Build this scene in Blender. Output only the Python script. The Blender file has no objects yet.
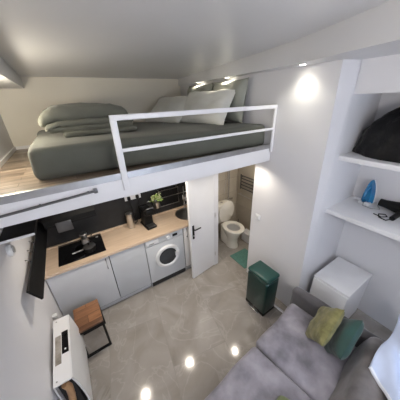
import bpy, bmesh, math, random
from mathutils import Vector, Matrix, Euler, noise
random.seed(4)
PI = math.pi
S = bpy.context.scene
COL = S.collection

# ------------------------------------------------------------------ materials
def new_mat(name):
    m = bpy.data.materials.new(name); m.use_nodes = True
    nt = m.node_tree
    return m, nt, nt.nodes['Principled BSDF']

def mat(name, col, rough=.5, metal=0.0, spec=.5, var=0.0, scale=8, bump=0.0, bscale=60, sheen=0.0, coat=0.0, col2=None, detail=4, trans=0.0):
    m, nt, b = new_mat(name)
    b.inputs['Base Color'].default_value = (*col, 1)
    b.inputs['Roughness'].default_value = rough
    b.inputs['Metallic'].default_value = metal
    b.inputs['Specular IOR Level'].default_value = spec
    b.inputs['Sheen Weight'].default_value = sheen
    b.inputs['Coat Weight'].default_value = coat
    b.inputs['Transmission Weight'].default_value = trans
    tc = nt.nodes.new('ShaderNodeTexCoord')
    if var or col2:
        n = nt.nodes.new('ShaderNodeTexNoise'); n.inputs['Scale'].default_value = scale; n.inputs['Detail'].default_value = detail
        nt.links.new(tc.outputs['Object'], n.inputs['Vector'])
        r = nt.nodes.new('ShaderNodeValToRGB')
        r.color_ramp.elements[0].position = .35; r.color_ramp.elements[1].position = .68
        a = col; c2 = col2 if col2 else tuple(min(1, c * (1 + var)) for c in col)
        if not col2: a = tuple(c * (1 - var) for c in col)
        r.color_ramp.elements[0].color = (*a, 1); r.color_ramp.elements[1].color = (*c2, 1)
        nt.links.new(n.outputs['Fac'], r.inputs['Fac']); nt.links.new(r.outputs['Color'], b.inputs['Base Color'])
    if bump:
        n2 = nt.nodes.new('ShaderNodeTexNoise'); n2.inputs['Scale'].default_value = bscale; n2.inputs['Detail'].default_value = 3
        nt.links.new(tc.outputs['Object'], n2.inputs['Vector'])
        bp = nt.nodes.new('ShaderNodeBump'); bp.inputs['Strength'].default_value = bump; bp.inputs['Distance'].default_value = .01
        nt.links.new(n2.outputs['Fac'], bp.inputs['Height']); nt.links.new(bp.outputs['Normal'], b.inputs['Normal'])
    return m

def emit_mat(name, col, strength):
    m, nt, b = new_mat(name)
    b.inputs['Emission Color'].default_value = (*col, 1); b.inputs['Emission Strength'].default_value = strength
    b.inputs['Base Color'].default_value = (*col, 1)
    return m

def wood_mat(name, dark, light, rough, stretch=(1, 14, 14), plank=None, scale=2.0):
    m, nt, b = new_mat(name)
    b.inputs['Roughness'].default_value = rough
    tc = nt.nodes.new('ShaderNodeTexCoord'); mp = nt.nodes.new('ShaderNodeMapping')
    mp.inputs['Scale'].default_value = stretch
    nt.links.new(tc.outputs['Object'], mp.inputs['Vector'])
    n = nt.nodes.new('ShaderNodeTexNoise'); n.inputs['Scale'].default_value = scale; n.inputs['Detail'].default_value = 8; n.inputs['Roughness'].default_value = .65
    nt.links.new(mp.outputs['Vector'], n.inputs['Vector'])
    r = nt.nodes.new('ShaderNodeValToRGB'); r.color_ramp.elements[0].position = .3; r.color_ramp.elements[1].position = .7
    r.color_ramp.elements[0].color = (*dark, 1); r.color_ramp.elements[1].color = (*light, 1)
    nt.links.new(n.outputs['Fac'], r.inputs['Fac'])
    out = r.outputs['Color']
    if plank:
        br = nt.nodes.new('ShaderNodeTexBrick'); br.inputs['Scale'].default_value = 1
        br.inputs['Brick Width'].default_value = plank[0]; br.inputs['Row Height'].default_value = plank[1]
        br.inputs['Mortar Size'].default_value = plank[2]; br.inputs['Mortar Smooth'].default_value = 0
        br.inputs['Color1'].default_value = (1, 1, 1, 1); br.inputs['Color2'].default_value = (.36, .34, .33, 1); br.inputs['Mortar'].default_value = (.25, .2, .16, 1)
        nt.links.new(tc.outputs['Object'], br.inputs['Vector'])
        mx = nt.nodes.new('ShaderNodeMix'); mx.data_type = 'RGBA'; mx.blend_type = 'MULTIPLY'; mx.inputs[0].default_value = 1
        nt.links.new(out, mx.inputs[6]); nt.links.new(br.outputs['Color'], mx.inputs[7]); out = mx.outputs[2]
    nt.links.new(out, b.inputs['Base Color'])
    return m

def marble_mat(name, c1, c2, vein, grout, rough, w, h, rot, off, mortar=.003):
    m, nt, b = new_mat(name)
    tc = nt.nodes.new('ShaderNodeTexCoord'); mp = nt.nodes.new('ShaderNodeMapping')
    mp.inputs['Rotation'].default_value = rot; mp.inputs['Location'].default_value = off
    nt.links.new(tc.outputs['Object'], mp.inputs['Vector'])
    br = nt.nodes.new('ShaderNodeTexBrick'); br.inputs['Scale'].default_value = 1; br.offset = .5
    br.inputs['Brick Width'].default_value = w; br.inputs['Row Height'].default_value = h
    br.inputs['Mortar Size'].default_value = mortar; br.inputs['Mortar Smooth'].default_value = .2
    br.inputs['Color1'].default_value = (0, 0, 0, 1); br.inputs['Color2'].default_value = (1, 1, 1, 1)
    nt.links.new(mp.outputs['Vector'], br.inputs['Vector'])
    # per tile shift of the vein field
    sep = nt.nodes.new('ShaderNodeVectorMath'); sep.operation = 'MULTIPLY'; sep.inputs[1].default_value = (5, 3, 7)
    nt.links.new(br.outputs['Color'], sep.inputs[0])
    add = nt.nodes.new('ShaderNodeVectorMath'); add.operation = 'ADD'
    nt.links.new(mp.outputs['Vector'], add.inputs[0]); nt.links.new(sep.outputs[0], add.inputs[1])
    n = nt.nodes.new('ShaderNodeTexNoise'); n.inputs['Scale'].default_value = 2.2; n.inputs['Detail'].default_value = 6; n.inputs['Distortion'].default_value = .8
    nt.links.new(add.outputs[0], n.inputs['Vector'])
    r = nt.nodes.new('ShaderNodeValToRGB'); r.color_ramp.elements[0].position = .32; r.color_ramp.elements[1].position = .7
    r.color_ramp.elements[0].color = (*c1, 1); r.color_ramp.elements[1].color = (*c2, 1)
    nt.links.new(n.outputs['Fac'], r.inputs['Fac'])
    n2 = nt.nodes.new('ShaderNodeTexNoise'); n2.inputs['Scale'].default_value = 1.7; n2.inputs['Detail'].default_value = 7; n2.inputs['Distortion'].default_value = 1.6
    nt.links.new(add.outputs[0], n2.inputs['Vector'])
    r2 = nt.nodes.new('ShaderNodeValToRGB'); e = r2.color_ramp.elements
    e[0].position = .485; e[0].color = (0, 0, 0, 1); e[1].position = .53; e[1].color = (0, 0, 0, 1)
    k = e.new(.507); k.color = (1, 1, 1, 1)
    nt.links.new(n2.outputs['Fac'], r2.inputs['Fac'])
    mlt = nt.nodes.new('ShaderNodeMath'); mlt.operation = 'MULTIPLY'; mlt.inputs[1].default_value = .2
    nt.links.new(r2.outputs['Color'], mlt.inputs[0])
    mx = nt.nodes.new('ShaderNodeMix'); mx.data_type = 'RGBA'; mx.inputs[7].default_value = (*vein, 1)
    nt.links.new(mlt.outputs[0], mx.inputs[0]); nt.links.new(r.outputs['Color'], mx.inputs[6])
    mg = nt.nodes.new('ShaderNodeMix'); mg.data_type = 'RGBA'; mg.inputs[7].default_value = (*grout, 1)
    nt.links.new(br.outputs['Fac'], mg.inputs[0]); nt.links.new(mx.outputs[2], mg.inputs[6])
    nt.links.new(mg.outputs[2], b.inputs['Base Color'])
    b.inputs['Roughness'].default_value = rough; b.inputs['Specular IOR Level'].default_value = .6
    return m

M = {}
M['wall'] = mat('wall_paint', (.69, .685, .70), .55, var=.015, scale=2)
M['ceil'] = mat('ceiling_paint', (.66, .66, .675), .32, spec=.5, var=.015, scale=1.5)
M['beam'] = mat('beam_paint', (.64, .64, .65), .45, var=.015, scale=2)
M['loftwall'] = mat('loft_wall_warm_light', (.74, .70, .61), .55, var=.015, scale=2)  # beige tint puts the loft's warm light into the wall colour
M['white'] = mat('white_lacquer', (.78, .78, .79), .3, var=.01)
M['rail'] = mat('white_powder_coat', (.80, .80, .82), .35, var=.01)
M['cab'] = mat('pale_grey_laminate', (.56, .575, .60), .28, var=.015, scale=3)
M['cab2'] = mat('light_grey_door', (.52, .54, .565), .25, var=.015, scale=3)
M['washer'] = mat('white_enamel', (.58, .60, .62), .25, var=.01)
M['dark'] = mat('charcoal_wall', (.022, .022, .023), .4, spec=.25, var=.1, scale=6)
M['black'] = mat('black_plastic', (.008, .008, .0085), .45, spec=.2, var=.1)
M['blackgloss'] = mat('black_glass', (.006, .006, .007), .06, var=.1)
M['blackmetal'] = mat('black_metal', (.009, .009, .009), .5, spec=.25, var=.1)
M['gap'] = mat('dark_recess', (.02, .02, .02), .7, var=.1)
M['steel'] = mat('brushed_steel', (.60, .59, .58), .28, metal=1, var=.06, scale=20)
M['chrome'] = mat('chrome', (.82, .82, .83), .1, metal=1, var=.02)
M['trim'] = mat('aluminium_trim', (.40, .40, .40), .33, metal=.9, var=.08, scale=15)
M['gunmetal'] = mat('gunmetal', (.14, .14, .145), .35, metal=.8, var=.05)
M['sage'] = mat('sage_cotton', (.095, .099, .081), .85, var=.06, scale=5, bump=.15, bscale=25, sheen=.1)
M['sage2'] = mat('sage_duvet', (.128, .131, .106), .85, var=.06, scale=6, bump=.25, bscale=18, sheen=.1)
M['pillow'] = mat('ivory_cotton', (.72, .72, .67), .85, var=.03, scale=6, bump=.2, bscale=14)
M['pillowgrey'] = mat('grey_sage_cotton', (.30, .31, .27), .85, var=.05, scale=6, bump=.2, bscale=14)
M['velvet'] = mat('grey_velvet', (.135, .128, .152), .75, scale=4.2, col2=(.36, .345, .40), detail=6, sheen=.35, bump=.12, bscale=9)
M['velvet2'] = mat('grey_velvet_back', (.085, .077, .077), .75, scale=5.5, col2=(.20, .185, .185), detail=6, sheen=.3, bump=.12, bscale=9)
M['velvetdark'] = mat('grey_velvet_arm', (.055, .052, .058), .75, scale=5, col2=(.10, .095, .104), detail=6, sheen=.3)
M['mustard'] = mat('mustard_velvet', (.115, .105, .03), .7, scale=16, col2=(.24, .225, .085), sheen=.25, bump=.3, bscale=20)
M['green'] = mat('green_velvet', (.005, .028, .024), .6, scale=4, col2=(.014, .070, .058), sheen=.3, bump=.15, bscale=12)
M['leafgreen'] = mat('olive_cushion', (.11, .15, .05), .7, scale=10, col2=(.18, .22, .08), sheen=.2)
M['binlid'] = mat('bottle_green_lid', (.004, .050, .041), .28, var=.08, coat=.2)
M['bin'] = mat('bottle_green_steel', (.002, .026, .022), .3, var=.08, coat=.2)
M['cloth'] = mat('pale_blue_cloth', (.60, .68, .86), .8, var=.05, scale=5, bump=.2, bscale=14)
M['hem'] = mat('white_hem', (.80, .84, .92), .8, var=.02)
M['bag'] = mat('black_bin_bag', (.006, .006, .0065), .30, spec=.18, var=.1, bump=.9, bscale=24)
M['porcelain'] = mat('porcelain', (.80, .77, .70), .12, var=.01)
M['bathtile'] = marble_mat('bathroom_tile', (.42, .37, .30), (.50, .45, .37), (.6, .55, .46), (.33, .29, .24), .3, .6, .3, (PI/2, 0, 0), (0, 0, 0))
M['bathtileside'] = marble_mat('bathroom_tile_side', (.42, .37, .30), (.50, .45, .37), (.6, .55, .46), (.33, .29, .24), .3, .6, .3, (PI/2, 0, PI/2), (0, 0, 0))
M['floor'] = marble_mat('marble_floor', (.25, .225, .20), (.38, .352, .322), (.58, .55, .51), (.29, .268, .245), .10, 1.28, .64, (0, 0, math.radians(99.7)), (0, .51, 0))
M['loftfloor'] = wood_mat('loft_laminate', (.10, .072, .052), (.42, .335, .25), .35, (1.0, 11, 11), (.75, .085, .002), 3.0)
M['worktop'] = wood_mat('beech_worktop', (.54, .405, .29), (.68, .53, .40), .4, (1, 14, 14), None, 3)
M['stoolwood'] = wood_mat('walnut_board', (.20, .085, .035), (.38, .18, .085), .4, (2, 16, 16), (2, .11, .002), 3)
M['tanwood'] = wood_mat('tan_wood', (.36, .20, .10), (.52, .32, .17), .4, (8, 8, 2), None, 3)
M['teal'] = mat('teal_mat', (.085, .20, .17), .95, var=.15, scale=40, bump=.5, bscale=120)
M['plant'] = mat('plant_leaf', (.22, .36, .07), .5, scale=20, col2=(.50, .62, .20))
M['lime'] = mat('cream_flower', (.62, .66, .36), .5, var=.1)
M['blue'] = mat('blue_plastic', (.01, .10, .24), .25, scale=9, col2=(.02, .2, .40))
M['whiteplastic'] = mat('white_plastic', (.72, .73, .74), .35, var=.01)
M['greyplastic'] = mat('grey_plastic', (.32, .32, .32), .4, var=.04)
M['grille'] = mat('taupe_grille', (.22, .20, .175), .5, scale=22, col2=(.36, .33, .29))
M['glassdark'] = mat('washer_glass', (.035, .04, .045), .08, var=.1)
M['lamp'] = emit_mat('lamp_lens', (1, .93, .80), 40)
M['red'] = mat('indicator_white', (.8, .8, .8), .4, var=.01)

# ------------------------------------------------------------------ mesh helpers
def BM(): return bmesh.new()
def box(bm, x0, x1, y0, y1, z0, z1, mtx=None):
    r = bmesh.ops.create_cube(bm, size=1)
    vs = r['verts']
    bmesh.ops.scale(bm, vec=(x1-x0, y1-y0, z1-z0), verts=vs)
    bmesh.ops.translate(bm, vec=((x0+x1)/2, (y0+y1)/2, (z0+z1)/2), verts=vs)
    if mtx: bmesh.ops.transform(bm, matrix=mtx, verts=vs)
    return vs
def rbox(bm, x0, x1, y0, y1, z0, z1, r=.01, seg=3, mtx=None):
    b2 = BM(); box(b2, x0, x1, y0, y1, z0, z1)
    bmesh.ops.bevel(b2, geom=b2.edges[:], offset=r, segments=seg, profile=.5, affect='EDGES')
    if mtx: bmesh.ops.transform(b2, matrix=mtx, verts=b2.verts)
    merge(bm, b2)
def merge(bm, b2):
    me = bpy.data.meshes.new('tmp'); b2.to_mesh(me); b2.free(); bm.from_mesh(me); bpy.data.meshes.remove(me)
def cyl(bm, p0, p1, r0, r1=None, seg=20, cap=True):
    p0 = Vector(p0); p1 = Vector(p1); r1 = r0 if r1 is None else r1
    d = p1 - p0
    q = d.to_track_quat('Z', 'Y').to_matrix().to_4x4()
    bmesh.ops.create_cone(bm, cap_ends=cap, segments=seg, radius1=r0, radius2=r1, depth=d.length, matrix=Matrix.Translation((p0+p1)/2) @ q)
def tube(bm, pts, r, seg=10, closed=False, up=(0, 0, 1)):
    pts = [Vector(p) for p in pts]; n = len(pts); rings = []
    up = Vector(up)
    for i, p in enumerate(pts):
        a = pts[i-1] if (i > 0 or closed) else p
        b = pts[(i+1) % n] if (i < n-1 or closed) else p
        t = (b-a).normalized()
        u = t.cross(up)
        if u.length < .05: u = t.cross(Vector((1, 0, 0)))
        u.normalize(); v = t.cross(u)
        rings.append([bm.verts.new(p + r*(math.cos(2*PI*k/seg)*u + math.sin(2*PI*k/seg)*v)) for k in range(seg)])
    m = n if closed else n-1
    for i in range(m):
        A = rings[i]; B = rings[(i+1) % n]
        for k in range(seg):
            bm.faces.new((A[k], A[(k+1) % seg], B[(k+1) % seg], B[k]))
    if not closed:
        bm.faces.new(rings[0]); bm.faces.new(rings[-1][::-1])
def lathe(bm, prof, cx=0, cy=0, sx=1, sy=1, seg=32):
    rings = []
    for (r, z) in prof:
        rings.append([bm.verts.new((cx+r*sx*math.cos(2*PI*k/seg), cy+r*sy*math.sin(2*PI*k/seg), z)) for k in range(seg)])
    for A, B in zip(rings, rings[1:]):
        for k in range(seg): bm.faces.new((A[k], A[(k+1) % seg], B[(k+1) % seg], B[k]))
    bm.faces.new(rings[0][::-1]); bm.faces.new(rings[-1])
def prism(bm, poly, z0, z1, ztop=None):
    lo = [bm.verts.new((x, y, z0)) for x, y in poly]
    hi = [bm.verts.new((x, y, ztop(x, y) if ztop else z1)) for x, y in poly]
    n = len(poly)
    for i in range(n): bm.faces.new((lo[i], lo[(i+1) % n], hi[(i+1) % n], hi[i]))
    bm.faces.new(lo[::-1]); bm.faces.new(hi)
def cushion(bm, w, h, t, n=22, pinch=.05, wr=.012, seed=0, mtx=None, edge=.5):
    """soft pillow, w along x, h along y, thickness along z"""
    b2 = BM(); top = {}; bot = {}
    for i in range(n+1):
        for j in range(n+1):
            u = 2*i/n-1; v = 2*j/n-1
            f = max(0, (1-u**4))**edge * max(0, (1-v**4))**edge
            px = u*w/2*(1-pinch*(1-v*v)*abs(u)) ; py = v*h/2*(1-pinch*(1-u*u)*abs(v))
            nz = noise.noise(Vector((u*2.2+seed, v*2.2, seed*1.7)))*wr*1.6 + noise.noise(Vector((u*5+seed, v*5, seed)))*wr*.7
            z = f*t/2
            tp = b2.verts.new((px, py, z+nz*min(1, f*2))); top[i, j] = tp
            bot[i, j] = tp if f == 0 else b2.verts.new((px, py, -z+nz*min(1, f)*.6))
    for i in range(n):
        for j in range(n):
            b2.faces.new((top[i, j], top[i+1, j], top[i+1, j+1], top[i, j+1]))
            q = (bot[i, j], bot[i, j+1], bot[i+1, j+1], bot[i+1, j])
            try: b2.faces.new(q)
            except ValueError: pass
    if mtx: bmesh.ops.transform(b2, matrix=mtx, verts=b2.verts)
    merge(bm, b2)
def slab(bm, x0, x1, y0, y1, z0, z1, r, nx=24, ny=24, wr=.01, seed=0, puff=0, freq=4, mtx=None):
    """upholstered block: rounded, gridded, with soft undulation"""
    b2 = BM(); box(b2, x0, x1, y0, y1, z0, z1)
    bmesh.ops.bevel(b2, geom=b2.edges[:], offset=r, segments=4, profile=.5, affect='EDGES')
    bmesh.ops.triangulate(b2, faces=[f for f in b2.faces if len(f.verts) > 4])
    for _ in range(3):
        es = [e for e in b2.edges if e.calc_length() > .09]
        if es: bmesh.ops.subdivide_edges(b2, edges=es, cuts=1, use_grid_fill=True)
    cx, cy = (x0+x1)/2, (y0+y1)/2
    for v in b2.verts:
        p = v.co
        d = noise.noise(Vector((p.x*freq+seed, p.y*freq, p.z*freq)))*wr
        dirv = Vector(((p.x-cx)/(x1-x0), (p.y-cy)/(y1-y0), (p.z-(z0+z1)/2)/(z1-z0)*1.2))
        if dirv.length > 0: p += dirv.normalized()*d
        if puff and p.z > (z0+z1)/2:
            a = 1-(2*(p.x-cx)/(x1-x0))**2; b_ = 1-(2*(p.y-cy)/(y1-y0))**2
            p.z += puff*max(0, a)*max(0, b_)
    if mtx: bmesh.ops.transform(b2, matrix=mtx, verts=b2.verts)
    merge(bm, b2)

def obj(name, bm, m, parent=None, smooth=False, loc=None, rot=None):
    bmesh.ops.recalc_face_normals(bm, faces=bm.faces)
    me = bpy.data.meshes.new(name); bm.to_mesh(me); bm.free()
    me.materials.append(M[m] if isinstance(m, str) else m)
    if smooth:
        me.polygons.foreach_set('use_smooth', [True]*len(me.polygons))
        try: me.set_sharp_from_angle(angle=math.radians(smooth if smooth is not True else 40))
        except Exception: pass
    o = bpy.data.objects.new(name, me); COL.objects.link(o)
    if parent: o.parent = parent
    if loc: o.location = loc
    if rot: o.rotation_euler = rot
    return o
def tag(o, label, cat, group=None):
    o['label'] = label; o['category'] = cat
    if group: o['group'] = group
    return o
def thing(name, label, cat, loc=(0, 0, 0), rz=0, group=None):
    o = bpy.data.objects.new(name, None); COL.objects.link(o)
    o.empty_display_size = .1
    o.location = loc; o.rotation_euler = (0, 0, rz)
    return tag(o, label, cat, group)
def struct(name, bm, m):
    o = obj(name, bm, m); o['kind'] = 'structure'; return o
def sbox(name, m, *a):
    b = BM(); box(b, *a); return struct(name, b, m)
def part(name, m, parent, *a, r=0, label=None):
    b = BM()
    if r: rbox(b, *a, r=r)
    else: box(b, *a)
    o = obj(name, b, m, parent, smooth=bool(r))
    if label: o['label'] = label
    return o
def copy_tree(o, parent=None):
    c = o.copy(); COL.objects.link(c)
    if parent: c.parent = parent
    for ch in [x for x in COL.objects if x.parent == o]: copy_tree(ch, c)
    return c

# ------------------------------------------------------------------ setting
CZ = lambda x, y: 3.05 - .028*y
sbox('floor', 'floor', -.62, 2.9, -1.4, 3.0, -.05, 0)
b = BM(); 
vs = [(-.75, -1.5), (2.95, -1.5), (2.95, 3.85), (-.75, 3.85)]
lo = [b.verts.new((x, y, CZ(x, y))) for x, y in vs]; hi = [b.verts.new((x, y, 3.2)) for x, y in vs]
for i in range(4): b.faces.new((lo[i], lo[(i+1) % 4], hi[(i+1) % 4], hi[i]))
b.faces.new(lo[::-1]); b.faces.new(hi); struct('ceiling', b, 'ceil')
sbox('wall_left', 'wall', -.75, -.6, -1.5, 3.85, -.05, 3.2)
sbox('trim_1', 'wall', -.6, -.585, -1.3, 1.43, 0, 2.6)
sbox('wall_back', 'dark', -.6, 1.64, 2.93, 3.0, 0, 1.93)
sbox('wall_loft', 'loftwall', -.75, 2.1, 3.7, 3.85, 1.9, 3.2)
sbox('baseboard_loft', 'white', -.6, 1.967, 3.685, 3.7, 2.09, 2.13)
sbox('baseboard_loft_left', 'white', -.6, -.585, 1.7, 3.685, 2.09, 2.13)
# partition between the living space and the bathroom; the loft wall stands on it
b = BM()
lo = [b.verts.new((x, y, 0)) for x, y in ((1.967, 1.80), (1.967, .915), (2.147, .90), (2.85, .90), (2.85, 1.80))]
hi = [b.verts.new((x, y, 3.15)) for x, y in ((1.967, 1.80), (1.967, 1.01), (2.147, .955), (2.85, .955), (2.85, 1.80))]
for i in range(5): b.faces.new((lo[i], lo[(i+1) % 5], hi[(i+1) % 5], hi[i]))
b.faces.new(lo[::-1]); b.faces.new(hi); struct('wall_right', b, 'wall')
sbox('wall_right_loft', 'wall', 1.967, 2.1, 1.8, 3.85, 1.94, 3.15)
sbox('wall_bathroom_side', 'wall', 1.62, 1.70, 2.23, 2.93, 0, 1.93)
sbox('wall_bathroom_back', 'bathtile', 1.70, 2.85, 2.93, 3.0, 0, 1.93)
sbox('wall_bathroom_right', 'bathtileside', 2.72, 2.85, 1.8, 2.93, 0, 1.93)
sbox('ceiling_bathroom', 'wall', 1.967, 2.85, 1.80, 3.0, 1.93, 1.97)
# niche on the right
sbox('wall_niche_back', 'wall', 2.72, 2.85, -1.4, .945, 0, 3.15)
sbox('wall_niche_header', 'wall', 2.147, 2.72, -1.4, .945, 2.60, 3.15)
for n, (m, a) in enumerate([('wall_front', (-.75, 2.95, -1.5, -1.4, -.05, .9)), ('wall_front_upper', (-.75, 2.95, -1.5, -1.4, 2.85, 3.2)),
             ('wall_front_left', (-.75, 0.2, -1.5, -1.4, .9, 2.85)), ('wall_front_right', (2.0, 2.95, -1.5, -1.4, .9, 2.85))]):
    sbox(m, 'wall', *a)
b = BM()
for a in ((.2, .26, .9, 2.85), (1.94, 2.0, .9, 2.85), (1.07, 1.13, .9, 2.85), (.2, 2.0, .9, .96), (.2, 2.0, 2.79, 2.85)):
    box(b, a[0], a[1], -1.47, -1.42, a[2], a[3])
struct('added_window_1', b, 'white')  # unseen window behind the camera, added to brighten the room
# lowered ceiling box along the right wall, slightly angled
b = BM(); prism(b, [(1.93, 3.7), (1.895, 3.0), (1.868, 2.5), (1.848, 2.1), (1.825, 1.7), (1.795, 1.4), (1.745, 1.13), (1.675, .88), (1.585, .55), (1.475, .15), (1.33, -.35), (1.1, -1.4), (2.72, -1.4), (2.72, .93), (1.967, 1.0), (1.967, 3.7)], 2.845, 3.1)
obj('ceiling_beam_right', b, 'beam', None, 25)['kind'] = 'structure'
sbox('ceiling_beam_left', 'beam', -.6, -.265, .4, 3.7, 2.815, 3.1)

# shelves built into the niche
tag(part('wall_shelf', 'white', None, 2.147, 2.72, -1.38, .945, 2.035, 2.080, r=.004), 'white built-in shelf carrying the black bin bag', 'shelf', 'niche shelves')
tag(part('wall_shelf', 'white', None, 2.147, 2.72, -1.38, .945, 1.465, 1.512, r=.004), 'white built-in shelf carrying the iron and the hair dryer', 'shelf', 'niche shelves')

# ------------------------------------------------------------------ loft platform
t = thing('loft_platform', 'white sleeping loft deck with wooden floor above the kitchen', 'loft platform', (0, 0, 0))
part('deck_board', 'loftfloor', t, -.6, 1.967, 1.62, 3.696, 1.97, 2.09, label='streaky wood-look laminate floor')
part('front_beam', 'rail', t, -.6, 1.967, 1.584, 1.62, 1.93, 2.078, r=.003)
part('underside_panel', 'white', t, -.6, 1.967, 1.62, 3.696, 1.93, 1.97)
b = BM(); box(b, -.6, 1.967, 1.580, 1.60, 2.078, 2.128); box(b, -.6, 1.967, 1.60, 1.66, 2.09, 2.096)
obj('edge_trim', b, 'trim', t)['label'] = 'grey metal edge strip'

t = thing('ladder_rail', 'thin dark metal rail fixed along the white loft edge', 'rail', (-.6, 1.56, 2.005))
b = BM(); tube(b, [(0, 0, 0), (.69, 0, .036)], .0085); obj('rail_bar', b, 'gunmetal', t, True)
b = BM(); rbox(b, .675, .70, -.014, .014, .022, .055, .004); obj('end_stop', b, 'gunmetal', t, True)
for x in (.05, .35, .64):
    b = BM(); cyl(b, (x, 0, .002+.05*x), (x, .025, .002+.05*x), .006); obj('standoff', b, 'gunmetal', t, True)

t = thing('guard_rail', 'white metal guard rail along the open side of the bed', 'railing', (.305, 1.572, 1.99))
part('post', 'rail', t, -.022, .022, -.012, .012, 0, .54, r=.004)
part('post', 'rail', t, 1.63, 1.66, -.012, .012, .05, .535, r=.004)
part('top_rail', 'rail', t, -.022, 1.66, -.013, .013, .505, .542, r=.005)
part('mid_rail', 'rail', t, .02, 1.635, -.009, .009, .29, .315, r=.003)

# bedding
b = BM(); slab(b, -.265, 1.945, 1.88, 3.45, 2.09, 2.335, .055, wr=.022, seed=3, freq=3.2)
for v in b.verts:
    v.co.y -= .105*(v.co.x+.25)
    v.co.z = max(v.co.z, 2.092)
for v in b.verts:   # creases where the sheet is tucked under the near side
    if v.co.y < 2.0 and v.co.z < 2.32:
        v.co.y += .012*math.sin(v.co.x*17+v.co.z*30)*noise.noise(Vector((v.co.x*2.5, 0, 1)))
tag(obj('mattress', b, 'sage', None, 60), 'long mattress in a dark sage fitted sheet on the loft', 'mattress')
# folded duvet : S-folded layers
b = BM()
slab(b, .0, .67, 2.26, 3.12, 2.338, 2.39, .022, wr=.010, seed=1, freq=6)
slab(b, -.11, .63, 2.27, 3.12, 2.385, 2.437, .024, wr=.012, seed=5, freq=6)
slab(b, -.12, .64, 2.265, 3.12, 2.432, 2.482, .023, wr=.012, seed=7, freq=6)
slab(b, -.16, .60, 2.27, 3.10, 2.478, 2.590, .050, wr=.022, seed=9, puff=.03, freq=5)
for v in b.verts:
    if v.co.z > 2.44 and v.co.x < 0: v.co.z -= .055*min(1, -v.co.x/.14)**2
    if v.co.z > 2.5 and v.co.x > .45: v.co.z -= .05*((v.co.x-.45)/.15)**2
tag(obj('folded_duvet', b, 'sage2', None, 60), 'sage green duvet folded in layers at the left end of the bed', 'duvet')
def lean(x, y, z, tilt, spin=0, roll=0):
    # pillow width along world y, standing, leaning on the wall at +x
    base = Matrix(((0, 0, -1, 0), (1, 0, 0, 0), (0, 1, 0, 0), (0, 0, 0, 1)))  # local x->y, y->z, z->-x
    return Matrix.Translation((x, y, z)) @ Euler((roll, tilt, spin), 'XYZ').to_matrix().to_4x4() @ base
def pil(name, m, w, h, t, mtx, label, cat, group, seed, pinch=.06, wr=.014):
    b = BM(); cushion(b, w, h, t, seed=seed, pinch=pinch, wr=wr)
    o = obj(name, b, m, None, True)
    o.matrix_world = mtx
    return tag(o, label, cat, group)
pil('bed_pillow', 'pillowgrey', .66, .48, .15, lean(1.868, 2.27, 2.575, .16), 'grey sage pillow upright against the wall at the near bed corner', 'pillow', 'bed pillows', 2)
pil('bed_pillow', 'pillowgrey', .66, .48, .15, lean(1.868, 2.95, 2.575, .16), 'grey sage pillow upright against the wall, farther from the guard rail', 'pillow', 'bed pillows', 7)
pil('bed_pillow', 'pillow', .80, .46, .17, lean(1.61, 2.40, 2.515, .62, .25), 'plump ivory pillow leaning in front, nearer the guard rail', 'pillow', 'bed pillows', 4)
pil('bed_pillow', 'pillow', .80, .50, .17, lean(1.40, 3.03, 2.49, .88, .25), 'plump ivory pillow leaning in front, nearer the far wall', 'pillow', 'bed pillows', 11)

# ------------------------------------------------------------------ lamps
def downlight(x, y, z, label, group, power, ang=120, col=(1, .9, .76), lens='lamp', blend=.7):
    t = thing('downlight', label, 'spotlight', (x, y, z), 0, group)
    b = BM(); lathe(b, [(.026, -.001), (.040, -.001), (.040, -.006), (.026, -.006), (.026, -.001)], seg=24)
    obj('bezel', b, 'rail', t, True)
    b = BM(); lathe(b, [(.001, -.003), (.025, -.003), (.025, -.0025), (.001, -.0025)], seg=24); obj('lens', b, lens, t)
    L = bpy.data.lights.new('spot_beam', 'SPOT'); L.energy = power; L.spot_size = math.radians(ang); L.spot_blend = blend; L.color = col; L.shadow_soft_size = .025
    o = bpy.data.objects.new('spot_beam', L); COL.objects.link(o); o.parent = t; o.location = (0, 0, -.012)
downlight(1.86, 1.27, 2.845, 'round downlight in the ceiling box shining down the right wall', 'ceiling box downlights', 7.5, 125, blend=1, col=(1, .95, .80))
downlight(1.885, 2.30, 2.845, 'round downlight above the near pillows', 'ceiling box downlights', 12, 150)
downlight(1.90, 2.98, 2.845, 'round downlight above the far pillows', 'ceiling box downlights', 12, 150)
for x, y, l in ((.016, 2.05, 'round downlight under the loft in front of the hob'), (.89, 2.05, 'round downlight under the loft in front of the washing machine'), (1.74, 1.72, 'round downlight under the loft beside the bathroom door')):
    downlight(x, y, 1.93, l, 'loft underside downlights', 24 if x < 1.5 else 13, 150)
downlight(2.5, 2.2, 1.93, 'added round downlight in the bathroom ceiling to light the toilet area', 'added bathroom light', 14, 150)  # lamp added to light the bathroom, no fitting visible there

def area(name, loc, rot, sx, sy, e, col):
    L = bpy.data.lights.new(name, 'AREA'); L.shape = 'RECTANGLE'; L.size = sx; L.size_y = sy; L.energy = e; L.color = col
    o = bpy.data.objects.new(name, L); COL.objects.link(o); o.location = loc; o.rotation_euler = rot
    return o
area('added_window_light', (1.1, -1.395, 1.87), (PI/2, 0, PI), 1.7, 1.85, 250, (.80, .87, 1.0))  # added daylight in the unseen window opening, for overall brightness

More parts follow.
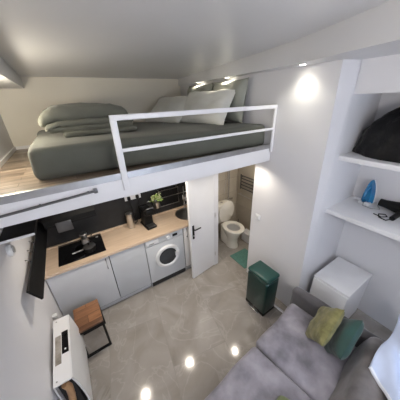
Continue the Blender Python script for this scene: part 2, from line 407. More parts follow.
t = thing('added_wall_lamp', 'added warm globe lamp out of view on the left wall, lighting the loft', 'lamp', (-.6, 2.25, 2.50))  # out-of-view lamp added to brighten the loft wall and ceiling
b = BM(); bmesh.ops.create_uvsphere(b, u_segments=28, v_segments=18, radius=.065, matrix=Matrix.Translation((.10, 0, .03))); obj('globe', b, emit_mat('added_wall_lamp_globe', (1, .90, .72), 110), t, True)
b = BM(); lathe(b, [(.001, 0), (.05, 0), (.05, .015), (.02, .03), (.015, .04), (.001, .04)], seg=24); bmesh.ops.transform(b, matrix=Matrix.Translation((0, 0, .03)) @ Matrix.Rotation(PI/2, 4, 'Y'), verts=b.verts); obj('base', b, 'rail', t, True)

t = thing('added_pendant_lamp', 'added white globe pendant lamp behind the camera, brightening the ceiling', 'lamp', (.55, -.55, 2.44))  # unseen lamp added to lift the ceiling and general brightness
b = BM(); bmesh.ops.create_uvsphere(b, u_segments=32, v_segments=20, radius=.11); obj('globe', b, emit_mat('added_pendant_globe', (1, .96, .92), 72), t, True)
b = BM(); cyl(b, (0, 0, .105), (0, 0, .15), .03); obj('cap', b, 'rail', t, True)
b = BM(); cyl(b, (0, 0, .15), (0, 0, CZ(.55, -.55)-2.44), .004); obj('cord', b, 'rail', t, True)

# ------------------------------------------------------------------ kitchen
YF = 2.371
def cabinet(x0, x1, label, m, handle_x=None, gap=.003):
    t = thing('base_cabinet', label, 'cabinet', (x0, YF, 0), 0, 'kitchen base cabinets')
    w = x1-x0
    part('carcass', 'gap', t, .002, w-.002, .022, .55, .08, .880)
    d = part('door', m, t, gap, w-gap, 0, .020, .105, .868, r=.003)
    if handle_x is not None:
        b = BM(); tube(b, [(handle_x, .0, .70), (handle_x, -.024, .705), (handle_x, -.024, .845), (handle_x, 0, .85)], .0055)
        obj('handle', b, 'gunmetal', d, True)['label'] = 'slim metal bar handle'
    part('plinth', 'cab', t, 0, w, .05, .065, 0, .09)
    return t
cabinet(-.594, .075, 'wide pale grey base cabinet under the hob, beside the wooden stool', 'cab', .625)
cabinet(.078, .537, 'light grey base cabinet between the hob cabinet and the washing machine', 'cab2')
cabinet(1.145, 1.618, 'pale base cabinet under the sink, behind the open bathroom door', 'white', .05)

t = thing('washing_machine', 'front loading white washing machine with round door under the worktop', 'washing machine', (.84, YF, 0))
part('body', 'washer', t, -.298, .298, .012, .55, .015, .878, r=.008)
part('control_panel', 'washer', t, -.296, .296, .0, .014, .765, .876, r=.004)
part('front_panel', 'washer', t, -.296, .296, .002, .014, .10, .760, r=.004)
part('kick_panel', 'gap', t, -.29, .29, .008, .03, .02, .095)
part('detergent_drawer', 'whiteplastic', t, -.28, -.10, -.006, .004, .785, .865, r=.004)
part('label_plate', 'greyplastic', t, -.245, -.17, -.0085, -.005, .800, .815)
b = BM(); cyl(b, (.05, .002, .82), (.05, -.02, .82), .028, .024); obj('programme_knob', b, 'whiteplastic', t, True)
part('display', 'black', t, .12, .20, -.002, .004, .800, .84)
d0 = BM()
RY = Matrix.Rotation(PI/2, 4, 'X')
lathe(d0, [(.140, .0), (.195, .0), (.20, .012), (.188, .03), (.160, .036), (.142, .022), (.140, 0)], seg=48)
bmesh.ops.transform(d0, matrix=Matrix.Translation((.01, .003, .495)) @ RY, verts=d0.verts)
dr = obj('door_ring', d0, 'whiteplastic', t, True); dr['label'] = 'thick white door ring'
b = BM(); lathe(b, [(.001, .030), (.06, .029), (.11, .026), (.142, .020), (.142, .014), (.06, .012), (.001, .012)], seg=40)
bmesh.ops.transform(b, matrix=Matrix.Translation((.01, .003, .495)) @ RY, verts=b.verts); obj('door_glass', b, 'glassdark', dr, True)['label'] = 'dark porthole glass'
part('door_latch', 'whiteplastic', dr, .125, .185, -.042, -.024, .455, .535, r=.006)

b = BM(); box(b, -.598, 1.618, 2.355, 2.925, .882, .914)
wt = obj('worktop', b, 'worktop'); tag(wt, 'pale beech worktop running along the kitchen wall', 'worktop')
part('upstand', 'worktop', wt, -.598, 1.618, 2.905, 2.928, .914, .932)

t = thing('cooktop', 'black glass hob set into the wooden worktop', 'hob', (-.19, 2.675, .914))
part('glass_plate', 'blackgloss', t, -.262, .262, -.23, .23, 0, .006, r=.002)
for x, y, r in ((-.13, .11, .08), (.12, .11, .06), (-.13, -.09, .06), (.10, -.08, .08)):
    b = BM(); lathe(b, [(r-.002, .0061), (r, .0061), (r, .0066), (r-.002, .0066), (r-.002, .0061)], seg=40); obj('cooking_zone', b, 'greyplastic', t)
part('touch_panel', 'greyplastic', t, .19, .22, .14, .17, .006, .0066)

t = thing('saucepan', 'small dark saucepan with steel lid on the hob', 'pan', (-.10, 2.56, .9206))
b = BM(); lathe(b, [(.001, 0), (.062, 0), (.07, .01), (.072, .065), (.068, .065), (.066, .012), (.001, .008)], seg=32); obj('pan_body', b, 'blackmetal', t, True)
b = BM(); lathe(b, [(.072, .065), (.074, .069), (.04, .084), (.001, .088), (.001, .084), (.04, .08)], seg=32); ld = obj('pan_lid', b, 'gunmetal', t, True)
b = BM(); lathe(b, [(.008, .088), (.008, .1), (.017, .108), (.001, .114)], seg=16); obj('lid_knob', b, 'black', ld, True)
b = BM(); tube(b, [(-.07, -.01, .05), (-.12, -.03, .06), (-.19, -.05, .066)], .009); obj('pan_handle', b, 'steel', t, True)
t = thing('moka_pot', 'faceted metal moka pot standing on the back of the hob', 'coffee pot', (-.13, 2.76, .9206))
b = BM(); lathe(b, [(.001, 0), (.045, 0), (.05, .012), (.036, .075)], seg=8); obj('boiler', b, 'steel', t)
b = BM(); lathe(b, [(.034, .075), (.048, .15), (.044, .155), (.001, .152)], seg=8); obj('jug', b, 'steel', t)
b = BM(); tube(b, [(.045, 0, .14), (.085, 0, .14), (.09, 0, .10), (.08, 0, .085)], .007); obj('handle', b, 'black', t, True)

t = thing('steel_canister', 'brushed steel cylinder with a lid standing against the dark splashback', 'canister', (.50, 2.80, .914))
b = BM(); lathe(b, [(.001, 0), (.052, 0), (.055, .006), (.052, .215), (.001, .215)], seg=32); obj('canister_body', b, 'steel', t, True)
b = BM(); lathe(b, [(.053, .215), (.055, .222), (.053, .24), (.02, .25), (.001, .25)], seg=32); obj('lid', b, 'steel', t, True)
b = BM(); tube(b, [(.05, -.01, .2), (.09, -.02, .19), (.092, -.02, .08), (.052, -.01, .05)], .008); obj('handle', b, 'black', t, True)

t = thing('coffee_machine', 'black upright coffee machine on the worktop beside the steel canister', 'coffee machine', (.73, 2.70, .914), .1)
part('base', 'black', t, -.075, .075, -.14, .14, 0, .035, r=.01)
part('water_tank', 'blackgloss', t, -.065, .065, .05, .14, .035, .30, r=.015)
part('column', 'black', t, -.068, .068, -.04, .06, .035, .29, r=.012)
part('brew_head', 'black', t, -.065, .065, -.12, .07, .215, .315, r=.022)
b = BM(); cyl(b, (0, -.07, .2), (0, -.07, .22), .014); obj('spout', b, 'gunmetal', t, True)
part('drip_tray', 'gunmetal', t, -.055, .055, -.135, -.01, .035, .043, r=.002)
b = BM(); tube(b, [(-.062, -.08, .29), (-.05, -.135, .34), (.05, -.135, .34), (.062, -.08, .29)], .008); obj('lever', b, 'gunmetal', t, True)

t = thing('hanging_rail', 'thin steel utensil rail on the dark splashback', 'rail', (.82, 2.93, 1.20))
b = BM(); tube(b, [(0, -.03, 0), (.80, -.03, 0)], .005); obj('bar', b, 'steel', t, True)
for x in (.03, .40, .78):
    b = BM(); cyl(b, (x, -.03, 0), (x, 0, 0), .005); obj('bracket', b, 'steel', t, True)

t = thing('potted_plant', 'small yellow-green plant in a grey metal pot on the wall rail', 'plant', (.945, 2.845, 1.085))
b = BM(); lathe(b, [(.001, 0), (.040, 0), (.052, .105), (.048, .105), (.038, .01)], seg=28); pt = obj('pot', b, 'steel', t, True)
b = BM(); tube(b, [(0, .05, .1), (0, .058, .125), (0, .05, .13)], .004); obj('hook', b, 'steel', pt, True)
b = BM()
for k in range(80):
    a = random.uniform(0, 2*PI); el = random.uniform(.1, 1.4); r = random.uniform(.05, .10)
    p = Vector((math.cos(a)*math.cos(el)*r, math.sin(a)*math.cos(el)*r*.8, .105+math.sin(el)*r*1.2))
    q = Euler((random.uniform(-1, 1), random.uniform(-1, 1), a)).to_matrix().to_4x4()
    vs = bmesh.ops.create_uvsphere(b, u_segments=6, v_segments=4, radius=.019, matrix=Matrix.Translation(p) @ q @ Matrix.Diagonal((1, .65, .2, 1)))
obj('foliage', b, 'plant', t, True)
b = BM()
for k in range(22):
    a = random.uniform(0, 2*PI); r = random.uniform(.03, .10)
    bmesh.ops.create_uvsphere(b, u_segments=6, v_segments=4, radius=.012, matrix=Matrix.Translation((math.cos(a)*r, math.sin(a)*r*.7-.01, .165+random.uniform(0, .07))))
obj('blossom', b, 'lime', t, True)

t = thing('wall_rack', 'dark wall rack with a slim grey frame beside the plant', 'rack', (1.185, 2.93, 1.19))
b = BM(); tube(b, [(-.17, -.05, -.13), (.17, -.05, -.13), (.17, -.05, .14), (-.17, -.05, .14)], .007, closed=True); obj('rack_frame', b, 'steel', t, True)
part('back_panel', 'black', t, -.16, .16, -.03, -.022, -.125, .135)
for s in (-1, 1):
    b = BM(); cyl(b, (s*.16, -.05, .14), (s*.16, 0, .14), .006); obj('bracket', b, 'steel', t, True)
for x, z in ((1.46, 1.14), (1.53, 1.15)):
    t = thing('kitchen_utensil', 'white spatula hanging by the rack above the sink' if x < 1.5 else 'white ladle hanging nearest the bathroom door above the sink', 'utensil', (x, 2.895, z), 0, 'hanging utensils')
    b = BM(); rbox(b, -.006, .006, -.006, .004, 0, .17, .003); obj('shaft', b, 'steel', t, True)
    b = BM()
    if x < 1.5: rbox(b, -.025, .025, -.005, .004, -.07, .01, .003)
    else: cushion(b, .06, .06, .03, n=10, mtx=Matrix.Translation((0, -.01, -.03)) @ Matrix.Rotation(PI/2, 4, 'X'))
    obj('blade', b, 'whiteplastic', t, True)

t = thing('wall_socket', 'white double socket with black plugs on the dark splashback', 'socket', (.625, 2.93, 1.335))
part('plate', 'whiteplastic', t, -.12, .12, -.012, 0, -.04, .04, r=.004)
for x in (-.065, .06):
    p = part('plug', 'black', t, x-.022, x+.022, -.05, -.012, -.025, .025, r=.006)
    b = BM(); tube(b, [(x, -.045, -.02), (x, -.05, -.08), (x+.02, -.03, -.2), (x+.03, -.02, -.40)], .004); obj('cord', b, 'black', p, True)

t = thing('kitchen_sink', 'round stainless steel sink at the right end of the worktop', 'sink', (1.40, 2.66, .914))
b = BM(); lathe(b, [(.19, 0), (.215, 0), (.215, .005), (.19, .005), (.182, -.004), (.17, -.012), (.17, .0)], seg=40); obj('sink_rim', b, 'steel', t, True)
b = BM(); lathe(b, [(.001, .0012), (.06, .0015), (.17, .002), (.186, .004), (.186, .0005), (.001, .0005)], seg=40); obj('bowl', b, 'steel', t, True)
b = BM(); tube(b, [(.05, .215, 0), (.05, .215, .22), (.04, .18, .26), (.02, .10, .25), (.015, .08, .2)], .011); fc = obj('faucet', b, 'chrome', t, True)
b = BM(); tube(b, [(.06, .215, .05), (.11, .21, .08)], .007); obj('lever', b, 'chrome', fc, True)

# black hood over the hob and dark units hanging below the loft at the left
t = thing('range_hood', 'black extractor hood with a grey front filter above the hob', 'extractor hood', (-.19, 2.93, 1.36))
b = BM()
prof = [(-.30, 0), (-.30, .06), (-.14, .24), (-.14, .565), (0, .565), (0, 0)]
for s in (-.27, .27): pass
A = [b.verts.new((-.27, y, z)) for y, z in prof]; B = [b.verts.new((.27, y, z)) for y, z in prof]
for i in range(6): b.faces.new((A[i], A[(i+1) % 6], B[(i+1) % 6], B[i]))
b.faces.new(A[::-1]); b.faces.new(B); obj('hood_body', b, 'black', t)
part('filter_panel', 'gunmetal', t, -.165, -.005, -.308, -.298, -.11, .02, r=.004, label='grey rectangular front filter')
part('front_lip', 'black', t, -.27, .27, -.304, -.296, -.02, .0)
t = thing('corner_shelf', 'short black shelf with a pale front edge under the loft at the left wall', 'shelf', (-.6, 1.80, 1.715))
part('shelf_board', 'black', t, 0, .215, .006, .75, 0, .025)
part('edge_strip', 'rail', t, 0, .215, 0, .006, .002, .02, label='pale edge strip')
t = thing('wall_panel_rack', 'long black board held off the left wall by metal hooks', 'rack', (-.6, 1.66, 1.17))
b = BM(); R_ = Matrix.Translation((.085, 0, .11)) @ Matrix.Rotation(math.radians(-27), 4, 'Y')
rbox(b, -.009, .009, 0, 1.24, -.069, .069, .003, mtx=R_); obj('board', b, 'black', t, True)
for y in (.45, .62, .80):
    b = BM(); tube(b, [(0, y, .02), (.03, y, .0), (.05, y, .06), (.03, y, .16), (0, y, .17)], .006); obj('hook', b, 'gunmetal', t, True)
t = thing('thermostat', 'round pale wall device on the left wall under the loft', 'wall device', (-.6, 1.90, 1.60))
b = BM(); lathe(b, [(.001, 0), (.048, 0), (.048, .02), (.04, .028), (.001, .03)], seg=32); bmesh.ops.transform(b, matrix=Matrix.Rotation(PI/2, 4, 'Y'), verts=b.verts); obj('housing', b, 'whiteplastic', t, True)
b = BM(); lathe(b, [(.001, .03), (.030, .03), (.028, .036), (.001, .036)], seg=32); bmesh.ops.transform(b, matrix=Matrix.Rotation(PI/2, 4, 'Y'), verts=b.verts); obj('dial', b, 'greyplastic', t, True)

# ------------------------------------------------------------------ stool by the cabinets
t = thing('wooden_stool', 'low stool with reddish wooden top and black metal frame by the cabinets', 'stool', (-.31, 2.03, 0), math.radians(2))
part('seat', 'stoolwood', t, -.133, .133, -.17, .17, .425, .45, r=.003)
for y in (-.158, .158):
    b = BM()
    for a in ((-.133, -.110, .0, .425), (.110, .133, .0, .425), (-.133, .133, .0, .023), (-.133, .133, .402, .425)):
        box(b, a[0], a[1], y-.0115, y+.0115, a[2], a[3])
    obj('leg', b, 'blackmetal', t)['label'] = 'black rectangular sled leg frame'
for x in (-.1215, .1215):
    b = BM(); box(b, x-.0115, x+.0115, -.147, .147, .402, .425); obj('side_rail', b, 'blackmetal', t)

# ------------------------------------------------------------------ heater on the left wall
t = thing('wall_heater', 'slim white electric wall heater with dark display on top', 'heater', (-.6, 1.28, 0))
L_ = .63
b = BM(); box(b, .035, .165, 0, L_, .690, .702); tp = obj('top_panel', b, 'white', t)
part('grille', 'grille', tp, .050, .094, .16, .43, .702, .7035, label='taupe perforated grille')
dsp = part('display', 'blackgloss', tp, .100, .150, .235, .455, .702, .705, label='glossy black control display')
part('button', 'red', dsp, .120, .132, .262, .278, .705, .7062)
for y in (.03, .60):
    b = BM(); cyl(b, (.06, y, .702), (.06, y, .7045), .006); obj('screw', b, 'greyplastic', tp, True)
b = BM(); n = 14; outer = []; inner = []
for i in range(n+1):
    z = .10 + (.702-.10)*i/n
    bulge = .165 + .022*math.sin(PI*(i/n))**.9 + .012*(1-i/n)
    outer.append((bulge, z)); inner.append((bulge-.012, z))
poly = outer + inner[::-1]
A = [b.verts.new((x, 0, z)) for x, z in poly]; B = [b.verts.new((x, L_, z)) for x, z in poly]
k = len(poly)
for i in range(k): b.faces.new((A[i], A[(i+1) % k], B[(i+1) % k], B[i]))
for i in range(n):
    for V in (A, B): b.faces.new((V[i], V[i+1], V[k-2-i], V[k-1-i]))
obj('front_panel', b, 'whiteplastic', t, True)
part('back_plate', 'white', t, .035, .045, 0, L_, .10, .69)
part('heating_core', 'gap', t, .05, .150, .03, L_-.03, .12, .685)
b = BM(); tube(b, [(.10, .012, .66), (.115, .010, .60), (.105, .010, .50), (.085, .012, .38), (.075, .015, .2)], .026, up=(0, 1, 0)); obj('end_grip', b, 'tanwood', t, True)['label'] = 'tan curved wooden piece in the open end'
for y in (.15, .80-.02):
    b = BM(); rbox(b, 0, .045, y-.02, y+.02, .585, .63, .006); cyl(b, (.03, y, .63), (.03, y, .634), .005); 
    if y < L_: obj('wall_bracket', b, 'whiteplastic', t, True)
    else:
        bm_ = b; obj('wall_bracket', bm_, 'whiteplastic', t, True)

# ------------------------------------------------------------------ bathroom door leaf and bathroom
a = Vector((1.640, 2.235)); c = Vector((1.158, 2.166)); d = (c-a); ang = math.atan2(d.y, d.x); L = d.length
t = bpy.data.objects.new('door_1', None); COL.objects.link(t); t.location = (a.x, a.y, 0); t.rotation_euler = (0, 0, ang); t['kind'] = 'structure'
b = BM(); rbox(b, 0, L, -.04, 0, .008, 1.925, .002); obj('door_leaf', b, 'white', t)['label'] = 'plain white door leaf standing open'
b = BM(); rbox(b, L-.066, L-.030, 0, .008, .77, 1.0, .004); hp = obj('handle_plate', b, 'blackmetal', t, True)
b = BM(); cyl(b, (L-.048, .008, .94), (L-.048, .045, .94), .009); tube(b, [(L-.048, .045, .94), (L-.10, .047, .94), (L-.155, .045, .938)], .009); obj('lever', b, 'blackmetal', hp, True)
b = BM(); cyl(b, (L-.048, .008, .83), (L-.048, .02, .83), .012); obj('lock_cylinder', b, 'steel', hp, True)
for z in (.25, 1.0, 1.7):
    b = BM(); cyl(b, (0, .004, z-.04), (0, .004, z+.04), .008); obj('hinge', b, 'steel', t, True)

t = thing('toilet', 'white toilet with raised lid seen through the bathroom doorway', 'toilet', (2.235, 2.46, 0))
b = BM(); lathe(b, [(.001, 0), (.60, 0), (.60, .02), (.52, .10), (.55, .20), (.80, .32), (.98, .395), (.98, .41), (.001, .41)], cy=.03, sx=.18, sy=.235, seg=36)
rbox(b, -.10, .10, .05, .28, 0, .40, .03); obj('bowl', b, 'porcelain', t, True)
b = BM()
seg = 44; rings = []
for (r, z) in [(1.0, .412), (1.02, .425), (.98, .440), (.72, .440), (.62, .432), (.62, .412)]:
    rings.append([b.verts.new((.188*r*math.cos(2*PI*k/seg), .225*(r if r > .8 else r*1.0)*math.sin(2*PI*k/seg), z)) for k in range(seg)])
for i in range(len(rings)):
    A = rings[i]; B = rings[(i+1) % len(rings)]
    for k in range(seg): b.faces.new((A[k], A[(k+1) % seg], B[(k+1) % seg], B[k]))
obj('seat', b, 'porcelain', t, True)
b = BM(); lathe(b, [(.001, .4105), (.08, .411), (.11, .4118), (.115, .4112), (.001, .4102)], sx=1, sy=1.25, seg=32); obj('water', b, 'greyplastic', t, True)
b = BM(); lathe(b, [(.001, 0), (.175, 0), (.185, .008), (.175, .018), (.001, .024)], sx=1, sy=1.28, seg=40)
bmesh.ops.transform(b, matrix=Matrix.Translation((0, .215, .665)) @ Matrix.Rotation(math.radians(96), 4, 'X'), verts=b.verts); obj('lid', b, 'porcelain', t, True)
part('tank', 'porcelain', t, -.18, .18, .27, .45, .40, .80, r=.025)
b = BM(); lathe(b, [(.001, .80), (.025, .80), (.022, .81), (.001, .812)], cy=.36, seg=20); obj('flush_button', b, 'chrome', t, True)

t = thing('towel_radiator', 'small grey ladder towel radiator on the bathroom side wall', 'radiator', (2.72, 2.62, 1.13))
for y in (-.17, .17):
    b = BM(); tube(b, [(-.04, y, -.14), (-.04, y, .16)], .012); obj('upright', b, 'gunmetal', t, True)
for z in (-.11, -.045, .02, .085, .14):
    b = BM(); tube(b, [(-.045, -.17, z), (-.045, .17, z)], .010); obj('bar', b, 'gunmetal', t, True)
for y in (-.17, .17):
    b = BM(); cyl(b, (-.04, y, .1), (0, y, .1), .008); obj('bracket', b, 'gunmetal', t, True)
t = thing('towel_bar', 'thin metal bar below the towel radiator in the bathroom', 'towel bar', (2.72, 2.60, .88))
b = BM(); tube(b, [(-.06, -.22, 0), (-.06, .22, 0)], .009); obj('bar', b, 'steel', t, True)
for y in (-.2, .2):
    b = BM(); cyl(b, (-.06, y, 0), (0, y, 0), .008); obj('bracket', b, 'steel', t, True)
t = thing('shower_column', 'vertical chrome shower pipe on the bathroom back wall', 'shower', (2.46, 2.93, .75))
b = BM(); tube(b, [(0, -.04, 0), (0, -.04, 1.12)], .013); obj('riser', b, 'chrome', t, True)
part('mixer', 'chrome', t, -.09, .09, -.07, -.01, .02, .06, r=.012)
b = BM(); cyl(b, (0, -.07, .80), (0, -.12, .76), .02, .045); obj('hand_shower', b, 'chrome', t, True)
b = BM(); tube(b, [(.0, -.07, .04), (-.10, -.06, -.1), (-.12, -.06, .3), (-.03, -.09, .76)], .007); obj('hose', b, 'steel', t, True)
t = thing('toilet_brush', 'dark toilet brush holder on the floor beside the toilet', 'toilet brush', (2.54, 2.66, 0))
b = BM(); lathe(b, [(.001, 0), (.05, 0), (.045, .16), (.02, .17)], seg=20); obj('holder', b, 'gunmetal', t, True)
b = BM(); cyl(b, (0, 0, .17), (0, 0, .40), .008); obj('handle', b, 'gunmetal', t, True)
t = thing('bathroom_bin', 'small white box on the bathroom floor behind the door jamb', 'box', (2.58, 2.42, 0))
part('box_body', 'whiteplastic', t, -.07, .07, -.10, .10, 0, .18, r=.012)
part('lid', 'whiteplastic', t, -.074, .074, -.104, .104, .18, .205, r=.008)
b = BM(); n = 16
slab(b, 1.985, 2.36, 1.86, 2.25, 0, .014, .006, wr=.002)
tag(obj('bath_mat', b, 'teal', None, True), 'teal bath mat on the floor at the bathroom doorway', 'mat')

t = thing('light_switch', 'square white switch plate on the wall above the green bin', 'switch', (1.967, 1.675, 1.115))
part('plate', 'whiteplastic', t, -.010, 0, -.042, .042, -.042, .042, r=.003)
part('rocker', 'whiteplastic', t, -.014, -.009, -.024, .024, -.03, .03, r=.002)

# ------------------------------------------------------------------ green pedal bin
t = thing('pedal_bin', 'tall bottle green rectangular pedal bin against the white wall', 'bin', (1.685, 1.252, 0), math.radians(1))
b = BM(); rbox(b, -.118, .118, -.160, .168, .045, .575, .03, 4); obj('bin_body', b, 'bin', t, True)
b = BM(); rbox(b, -.120, .120, -.162, .170, .574, .634, .028, 4); obj('lid', b, 'binlid', t, True)
b = BM(); rbox(b, -.114, .114, -.156, .164, 0, .06, .012, 3); obj('base', b, 'black', t, True)
b = BM(); rbox(b, -.150, -.105, -.085, .085, .018, .030, .005, 3); obj('pedal', b, 'chrome', t, True)['label'] = 'chrome foot pedal'

# ------------------------------------------------------------------ white box cabinet below the shelves
t = thing('storage_box', 'white box cabinet below the niche shelves behind the sofa', 'cabinet', (2.375, .655, 0))
part('carcass', 'white', t, -.275, .275, -.19, .185, .02, .64, r=.003)
part('top_panel', 'white', t, -.28, .28, -.195, .19, .64, .665, r=.003)
part('door', 'white', t, -.287, -.273, -.19, .185, .05, .632, r=.003)
part('foot', 'black', t, -.25, .25, -.17, .17, 0, .02)

# ------------------------------------------------------------------ things on the shelves
t = thing('steam_iron', 'blue and white steam iron standing upright on the lower shelf', 'iron', (2.60, .745, 1.512), math.radians(176))
# local: soleplate faces -x, nose up ; stands on its heel
def iron_outline(s, n=20):
    pts = []
    for i in range(n+1):
        u = i/n
        w = .060*s*(1-u**2.2)**.75
        pts.append((w, .02+u*.255))
    return pts
def iron_body(x0, x1, s0, s1):
    b = BM(); o0 = iron_outline(s0); o1 = iron_outline(s1)
    def loop(o, x): return [b.verts.new((x, w, z)) for w, z in o] + [b.verts.new((x, -w, z)) for w, z in o[-2::-1]]
    A = loop(o0, x0); B = loop(o1, x1); n = len(A)
    for i in range(n): b.faces.new((A[i], A[(i+1) % n], B[(i+1) % n], B[i]))
    b.faces.new(A[::-1]); b.faces.new(B); return b
obj('soleplate', iron_body(-.045, -.035, 1.0, 1.02), 'steel', t, True)
obj('skirt', iron_body(-.035, -.015, 1.02, .95), 'whiteplastic', t, True)
obj('tank', iron_body(-.015, .035, .95, .62), 'blue', t, True)
b = BM(); tube(b, [(.03, 0, .20), (.075, 0, .175), (.085, 0, .11), (.07, 0, .05), (.02, 0, .035)], .015, 14); obj('handle', b, 'blue', t, True)
b = BM(); rbox(b, -.045, .06, -.05, .05, 0, .035, .01); obj('heel', b, 'whiteplastic', t, True)
b = BM(); tube(b, [(.06, 0, .03), (.10, .02, .012), (.10, .10, .008), (.04, .15, .008), (-.03, .10, .008)], .005); obj('cord', b, 'greyplastic', t, True)

t = thing('hair_dryer', 'black hair dryer lying on the lower shelf beside the iron', 'hair dryer', (2.60, .47, 1.512), math.radians(88))
b = BM(); prof = [(.001, -.10), (.036, -.10), (.045, -.06), (.044, 0), (.036, .06), (.031, .10), (.030, .14), (.027, .14), (.001, .13)]
lathe(b, [(r*1.3, z*1.15) for r, z in prof], seg=28); bmesh.ops.transform(b, matrix=Matrix.Translation((0, 0, .060)) @ Matrix.Rotation(PI/2, 4, 'Y'), verts=b.verts); obj('barrel', b, 'black', t, True)
b = BM(); tube(b, [(-.03, 0, .055), (-.035, .12, .035), (-.03, .22, .027)], .023, 14); obj('handle', b, 'black', t, True)
b = BM(); tube(b, [(-.03, .22, .02), (.0, .26, .008), (.06, .24, .006), (.09, .17, .006), (.05, .13, .006), (.02, .17, .006), (.05, .22, .006), (.12, .20, .006)], .005); obj('cord', b, 'black', t, True)

b = BM(); bmesh.ops.create_icosphere(b, subdivisions=5, radius=1)
for v in b.verts:
    p = v.co.copy()
    ax, ay, az = .235, .375, .385
    z = p.z
    r = 1 + .10*noise.noise(p*2.2) + .05*noise.noise(p*5+Vector((3, 1, 0))) + .03*abs(noise.noise(p*9))
    if z > 0: rr = 1-.18*max(0, z)**2.5
    else: rr = 1.0
    q = Vector((p.x*ax*rr, p.y*ay*rr, max(z, -.15)*az + .15*az))*r
    q.z = max(q.z, 0)
    v.co = q
bag = thing('bin_bag', 'shiny black plastic bin bag filling the upper shelf', 'bag', (2.47, .55, 2.081))
obj('sack', b, 'bag', bag, True)
b = BM(); tube(b, [(0, 0, .38), (.0, -.005, .42), (.01, -.01, .45)], .028, 14)
for k in range(5):
    a = k*1.3; cushion(b, .07, .09, .015, n=8, wr=.006, seed=k, mtx=Matrix.Translation((.02*math.cos(a), .035*math.sin(a), .46)) @ Euler((.9*math.sin(a*2), .8, a)).to_matrix().to_4x4())
obj('knot', b, 'bag', bag, True)

# ------------------------------------------------------------------ sofa, camera looks down over its back
t = thing('velvet_sofa', 'grey velvet sofa facing the kitchen, seen from above its back', 'sofa', (1.06, .765, 0), math.radians(7))
b = BM(); rbox(b, -.80, .72, -.95, .0, .07, .27, .02); obj('base', b, 'velvetdark', t, True)
for x0, x1, s in ((-.80, -.004, 2), (.004, .715, 8)):
    b = BM(); slab(b, x0, x1, -.70, .02, .255, .42, .045, wr=.018, seed=s, puff=.03, freq=3.5); obj('seat_cushion', b, 'velvet', t, 60)
b = BM(); slab(b, .715, .83, -.98, .05, .06, .585, .045, wr=.012, seed=6); obj('armrest', b, 'velvetdark', t, 60)['label'] = 'dark grey velvet armrest'
RB = Matrix.Translation((0, -.62, .40)) @ Matrix.Rotation(math.radians(14), 4, 'X')
for x0, x1, s in ((-.78, -.02, 3), (-.01, .72, 13)):
    b = BM(); slab(b, x0, x1, -.24, .0, -.04, .36, .085, wr=.03, seed=s, freq=4, mtx=RB); obj('back_cushion', b, 'velvet2', t, 60)
b = BM(); slab(b, -.80, .83, -1.05, -.82, .06, .68, .05, wr=.01, seed=4); obj('back_frame', b, 'velvet2', t, 60)
for x in (-.7, .80):
    b = BM(); rbox(b, x-.02, x+.02, -.04, .33 if x > 0 else .0, .0, .025, .004) ; rbox(b, x-.02, x+.02, -.04, .0, .0, .08, .004); obj('foot', b, 'chrome', t, True)['label'] = 'flat chrome foot'

def cush(name, m, w, h, th, loc, eul, label, seed, group='sofa cushions'):
    b = BM(); cushion(b, w, h, th, seed=seed, pinch=.05, wr=.006, edge=.45)
    o = obj(name, b, m, None, True, loc, eul); return tag(o, label, 'cushion', group)
cush('scatter_cushion', 'mustard', .38, .38, .11, (1.614, .458, .635), (math.radians(-60), math.radians(-30), math.radians(4)), 'mustard velvet scatter cushion leaning in front of the dark green one', 3)
cush('scatter_cushion', 'green', .38, .38, .12, (1.645, .30, .625), (math.radians(-68), math.radians(-30), math.radians(4)), 'dark green velvet scatter cushion behind the mustard one', 6)
cush('scatter_cushion', 'leafgreen', .36, .36, .11, (.755, .235, .57), (math.radians(-50), 0, math.radians(5)), 'olive green cushion peeking up at the bottom centre of the photo', 9)

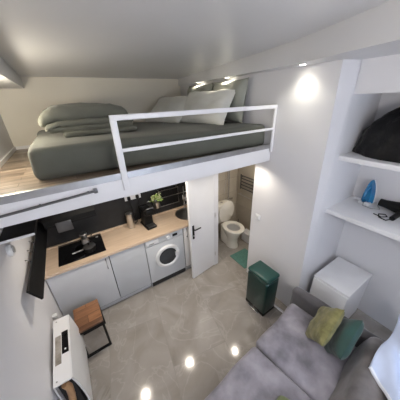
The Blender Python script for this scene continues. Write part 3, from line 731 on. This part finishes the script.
# pale cloth over the sofa back
b = BM(); n = 40; g = {}
for i in range(n+1):
    for j in range(n+1):
        u = i/n; v = j/n
        x = 1.48 + .75*u - .38*v + .03*math.sin(v*7)
        y = .06 - .42*v + .012*math.sin(u*9)*(1-v) + .02*u
        z = .80 + .05*math.sin(u*11+v*3)*(.1+.9*v) + .05*u + .06*noise.noise(Vector((u*3, v*3, 2))) - .05*(1-u) + .018*math.sin(u*24+v*9)*min(1, u*4)*min(1, v*4)
        g[i, j] = b.verts.new((x, y, z))
for i in range(n):
    for j in range(n): b.faces.new((g[i, j], g[i+1, j], g[i+1, j+1], g[i, j+1]))
th = thing('throw_cloth', 'crumpled pale blue cloth with white hem draped over the sofa back', 'cloth', (0, 0, 0))
oc = obj('cloth_sheet', b, 'cloth', th, True)
sm = oc.modifiers.new('thickness', 'SOLIDIFY'); sm.thickness = .02; sm.offset = 0
b = BM()
tube(b, [g_ for g_ in [Vector((1.48 - .38*j/n + .03*math.sin(j/n*7), .06-.42*j/n, .75 + .05*math.sin(j/n*3)*(.1+.9*j/n) + .06*noise.noise(Vector((0, j/n*3, 2))))) for j in range(n+1)]], .014)
obj('hem', b, 'hem', th, True)

# ------------------------------------------------------------------ world, camera
W = bpy.data.worlds.new('sky'); S.world = W; W.use_nodes = True
W.node_tree.nodes['Background'].inputs['Color'].default_value = (.55, .68, .95, 1)
W.node_tree.nodes['Background'].inputs['Strength'].default_value = 1.0

Rw = [[0.841, -0.262, 0.473], [-0.539, -0.349, 0.766], [-0.036, -0.900, -0.435]]
X = Vector((Rw[0][0], Rw[1][0], Rw[2][0])).normalized()
Zb = -Vector((Rw[0][2], Rw[1][2], Rw[2][2])).normalized()
Y = Zb.cross(X).normalized(); X = Y.cross(Zb)
cd = bpy.data.cameras.new('camera'); cam = bpy.data.objects.new('camera', cd); COL.objects.link(cam)
mw = Matrix.Identity(4)
for i in range(3): mw[i][0] = X[i]; mw[i][1] = Y[i]; mw[i][2] = Zb[i]
mw.translation = (0, 0, 2.6)
cam.matrix_world = mw
cd.sensor_width = 36; cd.sensor_fit = 'HORIZONTAL'; cd.lens = 36*206.14/400; cd.clip_start = .02
S.camera = cam
vs_ = S.view_settings
vs_.view_transform = 'Standard'; vs_.look = 'None'; vs_.gamma = 1; vs_.use_curve_mapping = False; vs_.exposure = 0.25
S.cycles.max_bounces = 10; S.cycles.diffuse_bounces = 6; S.cycles.use_denoising = True
S.cycles.sample_clamp_indirect = 4
